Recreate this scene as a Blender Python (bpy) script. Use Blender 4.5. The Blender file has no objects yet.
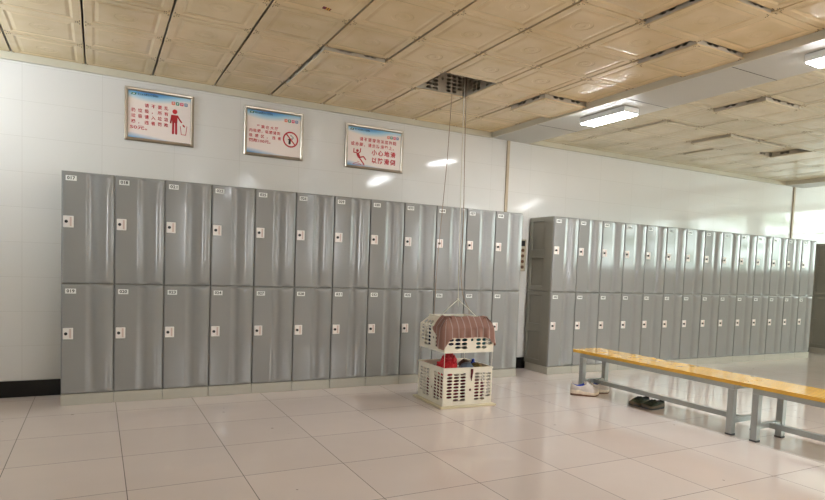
import bpy, bmesh, math, random
from mathutils import Vector, Matrix, noise
PI = math.pi
scene = bpy.context.scene
COL = scene.collection

# ------------------------------------------------------------------ helpers
def link(o, parent=None):
    COL.objects.link(o)
    if parent: o.parent = parent
    return o

def tag(o, label=None, cat=None, group=None, kind=None):
    if label: o['label'] = label
    if cat: o['category'] = cat
    if group: o['group'] = group
    if kind: o['kind'] = kind
    return o

def thing(name, label, cat, loc=(0, 0, 0), rz=0, group=None):
    o = bpy.data.objects.new(name, None)
    o.empty_display_size = .05
    link(o); o.location = loc; o.rotation_euler = (0, 0, rz)
    return tag(o, label, cat, group)

def to_mesh(name, bm, mats, smooth=False):
    bmesh.ops.recalc_face_normals(bm, faces=bm.faces)
    me = bpy.data.meshes.new(name)
    bm.to_mesh(me); bm.free()
    if not isinstance(mats, (list, tuple)): mats = [mats]
    for m in mats: me.materials.append(m)
    if smooth:
        me.polygons.foreach_set('use_smooth', [True] * len(me.polygons))
    return me

def obj(name, bm, mats, parent=None, smooth=False, loc=None, rz=None):
    me = to_mesh(name, bm, mats, smooth)
    o = bpy.data.objects.new(name, me)
    link(o, parent)
    if loc: o.location = loc
    if rz is not None: o.rotation_euler = (0, 0, rz)
    return o

def struct(name, bm, mats, smooth=False):
    o = obj(name, bm, mats, None, smooth); o['kind'] = 'structure'; return o

def NB(): return bmesh.new()

def bx(bm, x0, x1, y0, y1, z0, z1, mi=0, bevel=0, seg=2):
    vs = [bm.verts.new((x, y, z)) for x in (x0, x1) for y in (y0, y1) for z in (z0, z1)]
    F = [(0, 1, 3, 2), (4, 6, 7, 5), (0, 4, 5, 1), (2, 3, 7, 6), (0, 2, 6, 4), (1, 5, 7, 3)]
    fs = []
    for f in F:
        fc = bm.faces.new([vs[i] for i in f]); fc.material_index = mi; fs.append(fc)
    bmesh.ops.recalc_face_normals(bm, faces=fs)
    if bevel:
        es = set(e for f in fs for e in f.edges)
        r = bmesh.ops.bevel(bm, geom=list(es), offset=bevel, segments=seg, profile=.5, affect='EDGES')
        for f in r['faces']: f.material_index = mi
    return vs

def tube(bm, pts, r, seg=8, mi=0, cap=True):
    pts = [Vector(p) for p in pts]
    n = len(pts); rings = []
    rr = r if isinstance(r, (list, tuple)) else [r] * n
    prev = None
    for i, p in enumerate(pts):
        t = (pts[min(i + 1, n - 1)] - pts[max(i - 1, 0)]).normalized()
        if prev is None:
            a = Vector((0, 0, 1)) if abs(t.z) < .9 else Vector((1, 0, 0))
            u = t.cross(a).normalized()
        else:
            u = (prev - t * prev.dot(t)).normalized()
        prev = u; v = t.cross(u)
        rings.append([bm.verts.new(p + (u * math.cos(2 * PI * k / seg) + v * math.sin(2 * PI * k / seg)) * rr[i]) for k in range(seg)])
    for a, b in zip(rings, rings[1:]):
        for k in range(seg):
            f = bm.faces.new((a[k], a[(k + 1) % seg], b[(k + 1) % seg], b[k])); f.material_index = mi; f.smooth = True
    if cap:
        bm.faces.new(rings[0][::-1]).material_index = mi
        bm.faces.new(rings[-1]).material_index = mi

def cyl(bm, c, r, depth, axis='z', seg=20, mi=0, r2=None):
    c = Vector(c); d = {'x': Vector((1, 0, 0)), 'y': Vector((0, 1, 0)), 'z': Vector((0, 0, 1))}[axis]
    tube(bm, [c - d * depth / 2, c + d * depth / 2], [r, r2 if r2 else r], seg, mi)

def grid_surf(bm, P, mi=0, smooth=True, close_u=False):
    rows = [[bm.verts.new(p) for p in row] for row in P]
    for a, b in zip(rows, rows[1:]):
        m = len(a)
        for k in range(m if close_u else m - 1):
            f = bm.faces.new((a[k], a[(k + 1) % m], b[(k + 1) % m], b[k]))
            f.smooth = smooth; f.material_index = mi(k, rows.index(a)) if callable(mi) else mi
    return rows

def smooth_step(x):
    x = max(0, min(1, x)); return x * x * (3 - 2 * x)

# ------------------------------------------------------------------ materials
def srgb(r, g, b):
    f = lambda c: (c / 255 / 12.92) if c / 255 <= .04045 else ((c / 255 + .055) / 1.055) ** 2.4
    return (f(r), f(g), f(b), 1)

def new_mat(name):
    m = bpy.data.materials.new(name); m.use_nodes = True
    nt = m.node_tree; b = nt.nodes['Principled BSDF']
    return m, nt, b

def mat(name, col, rough=.5, metal=0, var=0, vscale=6, coat=0, bump=0, bscale=60, spec=.5, rvar=0):
    m, nt, b = new_mat(name)
    b.inputs['Base Color'].default_value = col
    b.inputs['Roughness'].default_value = rough
    b.inputs['Metallic'].default_value = metal
    b.inputs['Coat Weight'].default_value = coat
    b.inputs['Coat Roughness'].default_value = .08
    b.inputs['Specular IOR Level'].default_value = spec
    tc = nt.nodes.new('ShaderNodeTexCoord')
    if var:
        n = nt.nodes.new('ShaderNodeTexNoise'); n.inputs['Scale'].default_value = vscale; n.inputs['Detail'].default_value = 4
        nt.links.new(tc.outputs['Object'], n.inputs['Vector'])
        mx = nt.nodes.new('ShaderNodeMix'); mx.data_type = 'RGBA'; mx.blend_type = 'MULTIPLY'
        mr = nt.nodes.new('ShaderNodeMapRange')
        mr.inputs['From Min'].default_value = .3; mr.inputs['From Max'].default_value = .7
        mr.inputs['To Min'].default_value = 1 - var; mr.inputs['To Max'].default_value = 1
        nt.links.new(n.outputs['Fac'], mr.inputs['Value'])
        mx.inputs['Factor'].default_value = 1
        mx.inputs[6].default_value = col
        nt.links.new(mr.outputs[0], mx.inputs[7])
        nt.links.new(mx.outputs[2], b.inputs['Base Color'])
    if bump:
        n = nt.nodes.new('ShaderNodeTexNoise'); n.inputs['Scale'].default_value = bscale
        nt.links.new(tc.outputs['Object'], n.inputs['Vector'])
        bp = nt.nodes.new('ShaderNodeBump'); bp.inputs['Strength'].default_value = bump; bp.inputs['Distance'].default_value = .01
        nt.links.new(n.outputs['Fac'], bp.inputs['Height']); nt.links.new(bp.outputs[0], b.inputs['Normal'])
    return m

def math_node(nt, op, a, b=None, c=None):
    n = nt.nodes.new('ShaderNodeMath'); n.operation = op
    for i, v in enumerate((a, b, c)):
        if v is None: continue
        if isinstance(v, (int, float)): n.inputs[i].default_value = v
        else: nt.links.new(v, n.inputs[i])
    return n.outputs[0]

def tile_mat(name, col, line_col, ax, size, origin, lw, rough, coat=0, var=.05, spots=0, tilevar=.04, bump=.02, line_rough=.5, wash=None):
    """flat tiles with thin joints; ax = the two axis names, sizes in metres"""
    m, nt, b = new_mat(name)
    tc = nt.nodes.new('ShaderNodeTexCoord'); sp = nt.nodes.new('ShaderNodeSeparateXYZ')
    nt.links.new(tc.outputs['Object'], sp.inputs[0])
    lines = []; ids = []
    for a, s, o, w in zip(ax, size, origin, lw):
        t = math_node(nt, 'DIVIDE', math_node(nt, 'SUBTRACT', sp.outputs[a], o), s)
        fr = math_node(nt, 'FRACT', t)
        d = math_node(nt, 'MULTIPLY', math_node(nt, 'ABSOLUTE', math_node(nt, 'SUBTRACT', fr, .5)), s)
        lines.append(math_node(nt, 'GREATER_THAN', d, s / 2 - w / 2))
        ids.append(math_node(nt, 'FLOOR', t))
    ln = math_node(nt, 'MAXIMUM', *lines)
    cb = nt.nodes.new('ShaderNodeCombineXYZ'); nt.links.new(ids[0], cb.inputs[0]); nt.links.new(ids[1], cb.inputs[1])
    wn = nt.nodes.new('ShaderNodeTexWhiteNoise'); nt.links.new(cb.outputs[0], wn.inputs['Vector'])
    n1 = nt.nodes.new('ShaderNodeTexNoise'); n1.inputs['Scale'].default_value = 2.2; n1.inputs['Detail'].default_value = 6
    nt.links.new(tc.outputs['Object'], n1.inputs['Vector'])
    f1 = math_node(nt, 'MULTIPLY_ADD', n1.outputs['Fac'], -2 * var, 1 + var)
    f2 = math_node(nt, 'MULTIPLY_ADD', wn.outputs['Value'], -tilevar, 1)
    f = math_node(nt, 'MULTIPLY', f1, f2)
    if spots:
        n2 = nt.nodes.new('ShaderNodeTexVoronoi'); n2.inputs['Scale'].default_value = 5.5
        nt.links.new(tc.outputs['Object'], n2.inputs['Vector'])
        n3 = nt.nodes.new('ShaderNodeTexNoise'); n3.inputs['Scale'].default_value = 3
        nt.links.new(tc.outputs['Object'], n3.inputs['Vector'])
        s = math_node(nt, 'MULTIPLY', math_node(nt, 'LESS_THAN', n2.outputs['Distance'], .055), math_node(nt, 'GREATER_THAN', n3.outputs['Fac'], .55))
        f = math_node(nt, 'MULTIPLY', f, math_node(nt, 'MULTIPLY_ADD', s, -spots, 1))
    mx = nt.nodes.new('ShaderNodeMix'); mx.data_type = 'RGBA'; mx.blend_type = 'MULTIPLY'; mx.inputs['Factor'].default_value = 1
    mx.inputs[6].default_value = col; nt.links.new(f, mx.inputs[7])
    m2 = nt.nodes.new('ShaderNodeMix'); m2.data_type = 'RGBA'
    nt.links.new(ln, m2.inputs['Factor']); nt.links.new(mx.outputs[2], m2.inputs[6]); m2.inputs[7].default_value = line_col
    nt.links.new(m2.outputs[2], b.inputs['Base Color'])
    r = math_node(nt, 'MULTIPLY_ADD', ln, line_rough - rough, rough)
    r = math_node(nt, 'MULTIPLY_ADD', n1.outputs['Fac'], .08, r)
    nt.links.new(r, b.inputs['Roughness'])
    b.inputs['Coat Weight'].default_value = coat; b.inputs['Coat Roughness'].default_value = .05
    if bump:
        n4 = nt.nodes.new('ShaderNodeTexNoise'); n4.inputs['Scale'].default_value = 1.7
        nt.links.new(tc.outputs['Object'], n4.inputs['Vector'])
        h = math_node(nt, 'ADD', math_node(nt, 'MULTIPLY', wn.outputs['Value'], 0), n4.outputs['Fac'])
        bp = nt.nodes.new('ShaderNodeBump'); bp.inputs['Strength'].default_value = bump; bp.inputs['Distance'].default_value = .3
        nt.links.new(h, bp.inputs['Height']); nt.links.new(bp.outputs[0], b.inputs['Normal'])
    return m

def emit(name, col, s):
    m, nt, b = new_mat(name)
    b.inputs['Base Color'].default_value = (.8, .8, .8, 1)
    b.inputs['Emission Color'].default_value = col
    b.inputs['Emission Strength'].default_value = s
    return m

FLOOR_O = (-.4574, 5.1697)
M = {}
M['floor'] = tile_mat('floor_tile', srgb(224, 209, 200), srgb(96, 84, 76), (0, 1), (.6, .6), FLOOR_O, (.0045, .0045), .07, coat=.25, var=.05, spots=.45, tilevar=.06, bump=.012)
M['wall'] = tile_mat('wall_tile', srgb(224, 220, 214), srgb(204, 199, 191), (0, 2), (.585, .2895), (-.555, .4340), (.003, .003), .05, var=.015, tilevar=.02, bump=.02)
M['wally'] = tile_mat('wall_tile_side', srgb(226, 222, 215), srgb(190, 184, 174), (1, 2), (.585, .2895), (0, .4340), (.003, .003), .14, var=.015, tilevar=.02, bump=.02)
M['ceil'] = tile_mat('ceiling_tile', srgb(224, 200, 155), srgb(40, 30, 20), (0, 1), (.5257, .522), (-.627, 5.923), (.010, .004), .3, var=.1, tilevar=.06, bump=0)
M['slab'] = mat('concrete_slab', srgb(120, 112, 100), .9, var=.3)
M['beam'] = mat('beam_panel', srgb(196, 193, 184), .42, var=.06, vscale=1.5)
M['strip'] = mat('cream_moulding', srgb(206, 198, 176), .4, var=.1, vscale=3)
M['walld'] = mat('low_bounce_wall', srgb(120, 118, 112), .4)  # unseen left wall, darkened to cut its bounce onto the floor
M['black'] = mat('black_skirting', srgb(14, 14, 15), .12)
M['seam'] = mat('dark_seam', srgb(50, 44, 36), .7)
M['trim'] = mat('beige_trim', srgb(196, 176, 148), .5, var=.15)
M['locker'] = mat('locker_grey_plastic', srgb(149, 147, 144), .10, var=.05, vscale=2.5, bump=.012, bscale=3)
M['lockside'] = mat('locker_side_plastic', srgb(142, 138, 126), .3, var=.06, vscale=3)
M['plinth'] = mat('locker_plinth_plastic', srgb(188, 183, 170), .35, var=.06)
M['wplate'] = mat('white_lock_plastic', srgb(240, 232, 226), .35)
M['knob'] = mat('dark_knob', srgb(40, 38, 38), .3, metal=.3)
M['redprint'] = mat('brown_print', srgb(214, 188, 178), .5)
M['tagwhite'] = mat('number_tag_white', srgb(236, 236, 232), .4)
M['ink'] = mat('black_ink', srgb(30, 30, 34), .5)
M['alu'] = mat('brushed_aluminium', srgb(176, 164, 148), .28, metal=.85)
M['red'] = mat('red_ink', srgb(196, 40, 48), .5)
M['wink'] = mat('white_ink', srgb(240, 240, 240), .5)
M['cream'] = mat('cream_plastic', srgb(240, 231, 212), .4, var=.08, vscale=8)
M['creamd'] = mat('cream_plastic_base', srgb(214, 200, 166), .4, var=.08, vscale=8)
M['tanbody'] = mat('raised_crate_plastic', srgb(196, 184, 164), .5)
M['clip'] = mat('brown_clip', srgb(96, 74, 46), .6)
M['cordw'] = mat('white_cord', srgb(222, 216, 200), .7)
M['cordb'] = mat('brown_cord', srgb(150, 122, 98), .7)
M['wood'] = mat('yellow_varnished_wood', srgb(246, 190, 76), .16, var=.16, vscale=9, coat=.5)
M['steel'] = mat('grey_painted_steel', srgb(172, 176, 174), .3, metal=.25)
M['foot'] = mat('grey_rubber_foot', srgb(72, 74, 76), .6)
M['redcloth'] = mat('red_cloth', srgb(214, 24, 40), .55, var=.3, vscale=14, bump=.3, bscale=30)
M['bluegrey'] = mat('blue_grey_cloth', srgb(104, 120, 138), .5, var=.3, vscale=12)
M['mustard'] = mat('mustard_pattern_cloth', srgb(150, 128, 70), .7, var=.7, vscale=45)
M['brownc'] = mat('brown_cloth', srgb(98, 72, 58), .7, var=.4, vscale=20)
M['blue'] = mat('bright_blue_plastic', srgb(24, 60, 170), .4)
M['navy'] = mat('navy_cloth', srgb(24, 30, 62), .8, var=.4, vscale=16)
M['teal'] = mat('teal_cloth', srgb(40, 110, 112), .8, var=.4, vscale=16)
M['maroon'] = mat('maroon_cloth', srgb(120, 26, 36), .7, var=.4, vscale=20)
M['sneak'] = mat('off_white_mesh', srgb(222, 212, 204), .7, var=.22, vscale=22)
M['sneakov'] = mat('white_leather', srgb(238, 234, 230), .45, var=.1, vscale=12)
M['sneaksole'] = mat('cream_sole', srgb(232, 214, 190), .6, var=.25, vscale=25)
M['soleb'] = mat('worn_brown_outsole', srgb(140, 106, 86), .7)
M['lining'] = mat('royal_blue_lining', srgb(24, 58, 160), .7)
M['green'] = mat('dark_green_camouflage', srgb(58, 66, 42), .75, var=.7, vscale=40)
M['greensole'] = mat('brown_rubber_sole', srgb(96, 82, 62), .6, var=.2)
M['darkin'] = mat('dark_lining', srgb(36, 38, 42), .8)
M['lamp'] = mat('lamp_white_housing', srgb(236, 234, 228), .4)
M['lampglow'] = emit('lamp_diffuser', (.92, .96, 1, 1), 56)
M['socket'] = mat('beige_socket_strip', srgb(176, 166, 144), .45)
M['brownk'] = mat('brown_button', srgb(96, 66, 44), .4)
M['green_logo'] = mat('green_logo', srgb(36, 110, 84), .5)
for k, c in dict(or_=(232, 124, 92), gr_=(70, 140, 108), pk_=(226, 76, 112), gb_=(128, 140, 168)).items():
    M['sq' + k] = mat('tip_square_' + k.strip('_'), srgb(*c), .5)
M['winframe'] = mat('window_frame_white', srgb(210, 210, 208), .4)
M['sky_r'] = emit('daylit_window_glass', (.74, .93, .98, 1), 10.5)
M['sky_l'] = emit('shaded_window_glass', (.78, .89, 1, 1), 17)
M['sky_b'] = emit('streak_slit_glow', (.90, .95, 1, 1), 16)  # glow of the added slits behind the viewer

M['wall'].node_tree.nodes['Principled BSDF'].inputs['Specular IOR Level'].default_value = .34
def outdoors(m):
    nt = m.node_tree; b = nt.nodes['Principled BSDF']
    tc = nt.nodes.new('ShaderNodeTexCoord'); mp = nt.nodes.new('ShaderNodeMapping'); mp.inputs['Scale'].default_value = (1, .8, 2.6)
    n = nt.nodes.new('ShaderNodeTexNoise'); n.inputs['Scale'].default_value = 1.3; n.inputs['Detail'].default_value = 5
    nt.links.new(tc.outputs['Object'], mp.inputs[0]); nt.links.new(mp.outputs[0], n.inputs['Vector'])
    cr = nt.nodes.new('ShaderNodeValToRGB'); e = cr.color_ramp.elements
    e[0].position = .40; e[0].color = (.16, .24, .18, 1); e[1].position = .60; e[1].color = (.86, 1, .98, 1)
    nt.links.new(n.outputs['Fac'], cr.inputs['Fac']); nt.links.new(cr.outputs[0], b.inputs['Emission Color'])
outdoors(M['sky_r'])

def plate_mat(name='ceiling_basket_tan', ca=(220, 194, 148), cb_=(236, 213, 172)):
    m, nt, b = new_mat(name)
    tc = nt.nodes.new('ShaderNodeTexCoord'); oi = nt.nodes.new('ShaderNodeObjectInfo')
    add = nt.nodes.new('ShaderNodeVectorMath'); add.operation = 'ADD'
    sc = nt.nodes.new('ShaderNodeVectorMath'); sc.operation = 'SCALE'; sc.inputs['Scale'].default_value = 1
    nt.links.new(oi.outputs['Location'], sc.inputs[0])
    nt.links.new(tc.outputs['Object'], add.inputs[0]); nt.links.new(sc.outputs[0], add.inputs[1])
    n = nt.nodes.new('ShaderNodeTexNoise'); n.inputs['Scale'].default_value = 3.2; n.inputs['Detail'].default_value = 5
    nt.links.new(add.outputs[0], n.inputs['Vector'])
    cr = nt.nodes.new('ShaderNodeValToRGB')
    cr.color_ramp.elements[0].position = .3; cr.color_ramp.elements[0].color = srgb(*ca)
    cr.color_ramp.elements[1].position = .72; cr.color_ramp.elements[1].color = srgb(*cb_)
    nt.links.new(n.outputs['Fac'], cr.inputs['Fac'])
    mx = nt.nodes.new('ShaderNodeMix'); mx.data_type = 'RGBA'; mx.blend_type = 'MULTIPLY'; mx.inputs['Factor'].default_value = 1
    nt.links.new(cr.outputs[0], mx.inputs[6])
    v = math_node(nt, 'MULTIPLY_ADD', oi.outputs['Random'], -.12, 1.03)
    nt.links.new(v, mx.inputs[7])
    nt.links.new(mx.outputs[2], b.inputs['Base Color'])
    b.inputs['Roughness'].default_value = .22
    return m
M['plate'] = plate_mat()
M['plate2'] = plate_mat('ceiling_basket_sheen', (214, 200, 168), (230, 218, 190))  # right bay: reflected daylight put into a paler plate colour

def poster_mat():
    """printed poster ground: cream with a blue wave along the top and a small one bottom left (local x,z in metres, centre origin)"""
    m, nt, b = new_mat('poster_print')
    tc = nt.nodes.new('ShaderNodeTexCoord'); sp = nt.nodes.new('ShaderNodeSeparateXYZ')
    nt.links.new(tc.outputs['Object'], sp.inputs[0])
    x, z = sp.outputs[0], sp.outputs[2]
    # top wave boundary z > .155 + .02*sin(7x+1) + .03*x
    w = math_node(nt, 'SINE', math_node(nt, 'MULTIPLY_ADD', x, 9, 2.2))
    bd = math_node(nt, 'MULTIPLY_ADD', w, -.020, .186)
    d = math_node(nt, 'SUBTRACT', z, bd)
    mr = nt.nodes.new('ShaderNodeMapRange'); nt.links.new(d, mr.inputs['Value'])
    mr.inputs['From Min'].default_value = -.05; mr.inputs['From Max'].default_value = .035
    cr = nt.nodes.new('ShaderNodeValToRGB'); e = cr.color_ramp.elements
    e[0].position = 0; e[0].color = srgb(246, 232, 224); e[1].position = 1; e[1].color = srgb(84, 130, 194)
    q = cr.color_ramp.elements.new(.45); q.color = srgb(176, 214, 232)
    q = cr.color_ramp.elements.new(.7); q.color = srgb(120, 178, 216)
    nt.links.new(mr.outputs[0], cr.inputs['Fac'])
    d2 = math_node(nt, 'SUBTRACT', math_node(nt, 'MULTIPLY_ADD', x, -.12, -.195), z)
    mr2 = nt.nodes.new('ShaderNodeMapRange'); nt.links.new(d2, mr2.inputs['Value'])
    mr2.inputs['From Min'].default_value = -.012; mr2.inputs['From Max'].default_value = .03
    mx = nt.nodes.new('ShaderNodeMix'); mx.data_type = 'RGBA'
    nt.links.new(mr2.outputs[0], mx.inputs['Factor']); nt.links.new(cr.outputs[0], mx.inputs[6]); mx.inputs[7].default_value = srgb(130, 176, 216)
    nt.links.new(mx.outputs[2], b.inputs['Base Color'])
    b.inputs['Roughness'].default_value = .35
    return m
M['poster'] = poster_mat()

def towel_mat():
    m, nt, b = new_mat('striped_towel')
    at = nt.nodes.new('ShaderNodeUVMap'); sp = nt.nodes.new('ShaderNodeSeparateXYZ')
    nt.links.new(at.outputs[0], sp.inputs[0])
    fr = math_node(nt, 'FRACT', math_node(nt, 'MULTIPLY', sp.outputs[0], 12.0))
    ln = math_node(nt, 'GREATER_THAN', fr, .86)
    mx = nt.nodes.new('ShaderNodeMix'); mx.data_type = 'RGBA'
    nt.links.new(ln, mx.inputs['Factor']); mx.inputs[6].default_value = srgb(190, 148, 134); mx.inputs[7].default_value = srgb(218, 198, 188)
    nt.links.new(mx.outputs[2], b.inputs['Base Color'])
    b.inputs['Roughness'].default_value = .95; b.inputs['Specular IOR Level'].default_value = .15
    return m
M['towel'] = towel_mat()

# ------------------------------------------------------------------ text as mesh
_txt = {}
def text_mesh(s, size, mname, bold=0, width=None, align='CENTER', depth=.0006, spacing=1):
    key = (s, size, mname, bold, width, align)
    if key in _txt: return _txt[key]
    cu = bpy.data.curves.new('lettering', 'FONT'); cu.body = s; cu.size = size
    cu.align_x = align; cu.align_y = 'CENTER'; cu.extrude = depth; cu.offset = bold; cu.resolution_u = 2
    cu.space_character = spacing
    o = bpy.data.objects.new('tmp_text', cu); COL.objects.link(o)
    bpy.context.view_layer.update()
    dg = bpy.context.evaluated_depsgraph_get()
    me = bpy.data.meshes.new_from_object(o.evaluated_get(dg))
    bpy.data.objects.remove(o); bpy.data.curves.remove(cu)
    # into the x-z plane, facing -y
    me.transform(Matrix.Rotation(PI / 2, 4, 'X'))
    if width and len(me.vertices):
        xs = [v.co.x for v in me.vertices]; w = max(xs) - min(xs); c = (max(xs) + min(xs)) / 2
        k = width / w
        for v in me.vertices: v.co.x = (v.co.x - c) * k
    me.materials.clear(); me.materials.append(M[mname]); me.name = 'lettering'
    _txt[key] = me
    return me

def put_mesh(name, me, parent, loc):
    o = bpy.data.objects.new(name, me); link(o, parent); o.location = loc; return o

# ------------------------------------------------------------------ camera
CAMZ = 1.2193
FPX = 597.7839; PPY = 300.564
CAM_M = Matrix([[0.884385, -0.465256, 0.03741], [-0.006692, 0.067501, 0.997697], [0.46671, 0.882599, -0.056584]])
cam = bpy.data.cameras.new('camera'); co = bpy.data.objects.new('camera', cam); COL.objects.link(co)
rt, up_, fw_ = CAM_M[0].copy(), CAM_M[1].copy(), CAM_M[2].copy()
rot = Matrix((rt, up_, -fw_)).transposed()
co.matrix_world = Matrix.Translation((0, 0, CAMZ)) @ rot.to_4x4()
cam.sensor_width = 36; cam.sensor_fit = 'HORIZONTAL'; cam.lens = FPX / 825 * 36
cam.shift_y = (PPY - 250) / 825
cam.clip_start = .02
scene.camera = co

# ------------------------------------------------------------------ setting
WY = 5.93; ZC = 2.83
X0, X1, Y0 = -1.7, 14.0, -4.2
BX0, BX1 = 4.104, 4.665       # ceiling beam
RX1 = 9.922                   # far end of the second ceiling bay
BX2 = 10.42
b = NB(); bx(b, X0 - .1, X1 + .1, Y0 - .1, WY + .1, -.1, 0); struct('floor', b, M['floor'])
b = NB(); bx(b, X0 - .1, X1 + .1, WY, WY + .12, 0, 3.5); struct('wall_back', b, M['wall'])
def wall_openings(b, along, c, t, a0, a1, z0, z1, wins):
    """wall in plane across; wins = (a, b, zb, zt)"""
    cuts = sorted(wins); cur = a0
    def put(p, q, zz0, zz1):
        if q - p < 1e-4 or zz1 - zz0 < 1e-4: return
        if along == 'x': bx(b, p, q, c, c + t, zz0, zz1)
        else: bx(b, c, c + t, p, q, zz0, zz1)
    for (p, q, zb, zt) in cuts:
        put(cur, p, z0, z1); put(p, q, z0, zb); put(p, q, zt, z1); cur = q
    put(cur, a1, z0, z1)
WIN_R = [(-3.3, -1.5, 1.42, 2.82), (-1.2, .6, 1.42, 2.82), (.9, 2.7, 1.42, 2.82), (3.0, 4.8, 1.42, 2.82)]
WIN_L = [(4.1, 5.6, 2.3, 2.76)]
STREAK_SLITS = [(1.92, 2.42, 1.0, 2.6), (5.08, 5.58, 1.0, 2.6), (8.2, 8.7, 1.0, 2.6)]  # added glowing slits, sized and placed to streak the locker doors
b = NB(); wall_openings(b, 'y', X1, .15, Y0, WY, 0, 3.5, WIN_R); struct('wall_right', b, M['wally'])
b = NB(); wall_openings(b, 'y', X0 - .15, .15, Y0, WY, 0, 3.5, WIN_L); struct('wall_left', b, M['walld'])
b = NB(); wall_openings(b, 'x', Y0 - .15, .15, X0, X1, 0, 3.5, STREAK_SLITS); struct('wall_front', b, M['wall'])
wn = 0
for side, wins in (('r', WIN_R), ('l', WIN_L), ('b', STREAK_SLITS)):
    for (p, q, zb, zt) in wins:
        wn += 1
        g = NB(); f = NB()
        if side == 'r': c0, c1 = X1 + .06, X1 + .08
        elif side == 'l': c0, c1 = X0 - .08, X0 - .06
        else: c0, c1 = Y0 - .08, Y0 - .06
        def B(bm, a, bb, e0, e1, z0, z1):
            if side == 'b': bx(bm, a, bb, e0, e1, z0, z1)
            else: bx(bm, e0, e1, a, bb, z0, z1)
        B(g, p + .01, q - .01, c0, c1, zb + .01, zt - .01)
        m = (p + q) / 2
        if q - p < .8: m = q - .03
        for (a, bb, z0, z1) in ((p, p + .05, zb, zt), (q - .05, q, zb, zt), (p, q, zb, zb + .05), (p, q, zt - .05, zt), (m - .025, m + .025, zb, zt), (p, q, zb + .85, zb + .89)):
            B(f, a, bb, c0 - .03, c1 + .03, z0, z1)
        w = struct('window_%d' % wn, f, M['winframe'])  # side b frames belong to the added streak slits
        obj('pane', g, M['sky_' + side], w)

# skirting, mouldings, wall trims
b = NB(); bx(b, X0, X1, WY - .012, WY - .001, 0.001, .14); struct('baseboard_back', b, M['black'])
b = NB(); bx(b, X0, BX0, WY - .03, WY - .001, 2.768, 2.834, bevel=.003); bx(b, BX1, RX1, WY - .03, WY - .001, 2.768, 2.834, bevel=.003); struct('trim_1', b, M['strip'])
b = NB(); bx(b, 4.335, 4.375, WY - .02, WY - .001, 0.14, 2.77, bevel=.004); struct('trim_2', b, M['trim'])
b = NB(); bx(b, 10.19, 10.235, WY - .02, WY - .001, 0.14, 2.77, bevel=.004); struct('trim_3', b, M['trim'])
# beams
def beam(name, xa, xb, seams):
    b = NB(); bx(b, xa, xb, Y0, WY - .002, 2.772, 3.3)
    for s in seams: bx(b, xa - .001, xb + .001, s - .002, s + .002, 2.770, 2.84, mi=1)
    bx(b, xa - .012, xa, Y0, WY - .035, 2.768, 2.832, mi=2)
    return struct(name, b, [M['beam'], M['seam'], M['strip']])
beam('trim_4', BX0, BX1, [5.1, 3.9, 2.9, 1.7, .5])
beam('trim_5', RX1, BX2, [4.6, 3.4, 2.2])
b = NB(); bx(b, BX2, X1, Y0, WY, 2.9, 2.95); struct('ceiling_far', b, M['beam']).name = 'ceiling'
b = NB(); bx(b, X0, BX2, Y0, WY, 3.4, 3.5); struct('ceiling', b, M['slab'])

# ------------------------------------------------------------------ ceiling baskets
CW, CH_ = .5257, .522
def visible(x0, y0):
    for a in range(6):
        for c in range(6):
            p = Vector((x0 + CW * a / 5, y0 - CH_ * c / 5, ZC - CAMZ))
            q = CAM_M @ p
            if q.z > .15:
                u = 412.5 + FPX * q.x / q.z; v = PPY - FPX * q.y / q.z
                if -3 <= u <= 828 and -3 <= v <= 503: return True
    return False

def perf_panel(bm, fn, cols, rows, holes, thick, seg=12, mi=0):
    """perforated sheet: cols / rows are edge lists in 0..1 (u, v), holes a set of (i, j); fn(u, v, d) -> point, d = depth into the sheet"""
    cache = {}
    def V(u, v, d):
        k = (round(u, 5), round(v, 5), d)
        if k not in cache: cache[k] = bm.verts.new(fn(u, v, d))
        return cache[k]
    def quad(vs, flip=False):
        try:
            f = bm.faces.new(vs[::-1] if flip else vs); f.material_index = mi
        except ValueError: pass
    for i in range(len(cols) - 1):
        for j in range(len(rows) - 1):
            u0, u1, v0, v1 = cols[i], cols[i + 1], rows[j], rows[j + 1]
            if (i, j) not in holes:
                for d in (0, thick): quad([V(u0, v0, d), V(u1, v0, d), V(u1, v1, d), V(u0, v1, d)], d > 0)
                continue
            cu, cv = (u0 + u1) / 2, (v0 + v1) / 2; ru, rv = (u1 - u0) * .45, (v1 - v0) * .40
            rim = [(u1, cv), (u1, v1), (cu, v1), (u0, v1), (u0, cv), (u0, v0), (cu, v0), (u1, v0)]
            ang = [0, PI / 4, PI / 2, 3 * PI / 4, PI, 5 * PI / 4, 3 * PI / 2, 7 * PI / 4]
            ell = [(cu + ru * math.cos(t), cv + rv * math.sin(t)) for t in ang]
            for k in range(8):
                k2 = (k + 1) % 8
                for d in (0, thick):
                    quad([V(*ell[k], d), V(*rim[k], d), V(*rim[k2], d), V(*ell[k2], d)], d > 0)
                quad([V(*ell[k], 0), V(*ell[k2], 0), V(*ell[k2], thick), V(*ell[k], thick)])
    # sheet edges
    for i in range(len(cols) - 1):
        for v in (rows[0], rows[-1]): quad([V(cols[i], v, 0), V(cols[i + 1], v, 0), V(cols[i + 1], v, thick), V(cols[i], v, thick)])
    for j in range(len(rows) - 1):
        for u in (cols[0], cols[-1]): quad([V(u, rows[j], 0), V(u, rows[j + 1], 0), V(u, rows[j + 1], thick), V(u, rows[j], thick)])

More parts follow.
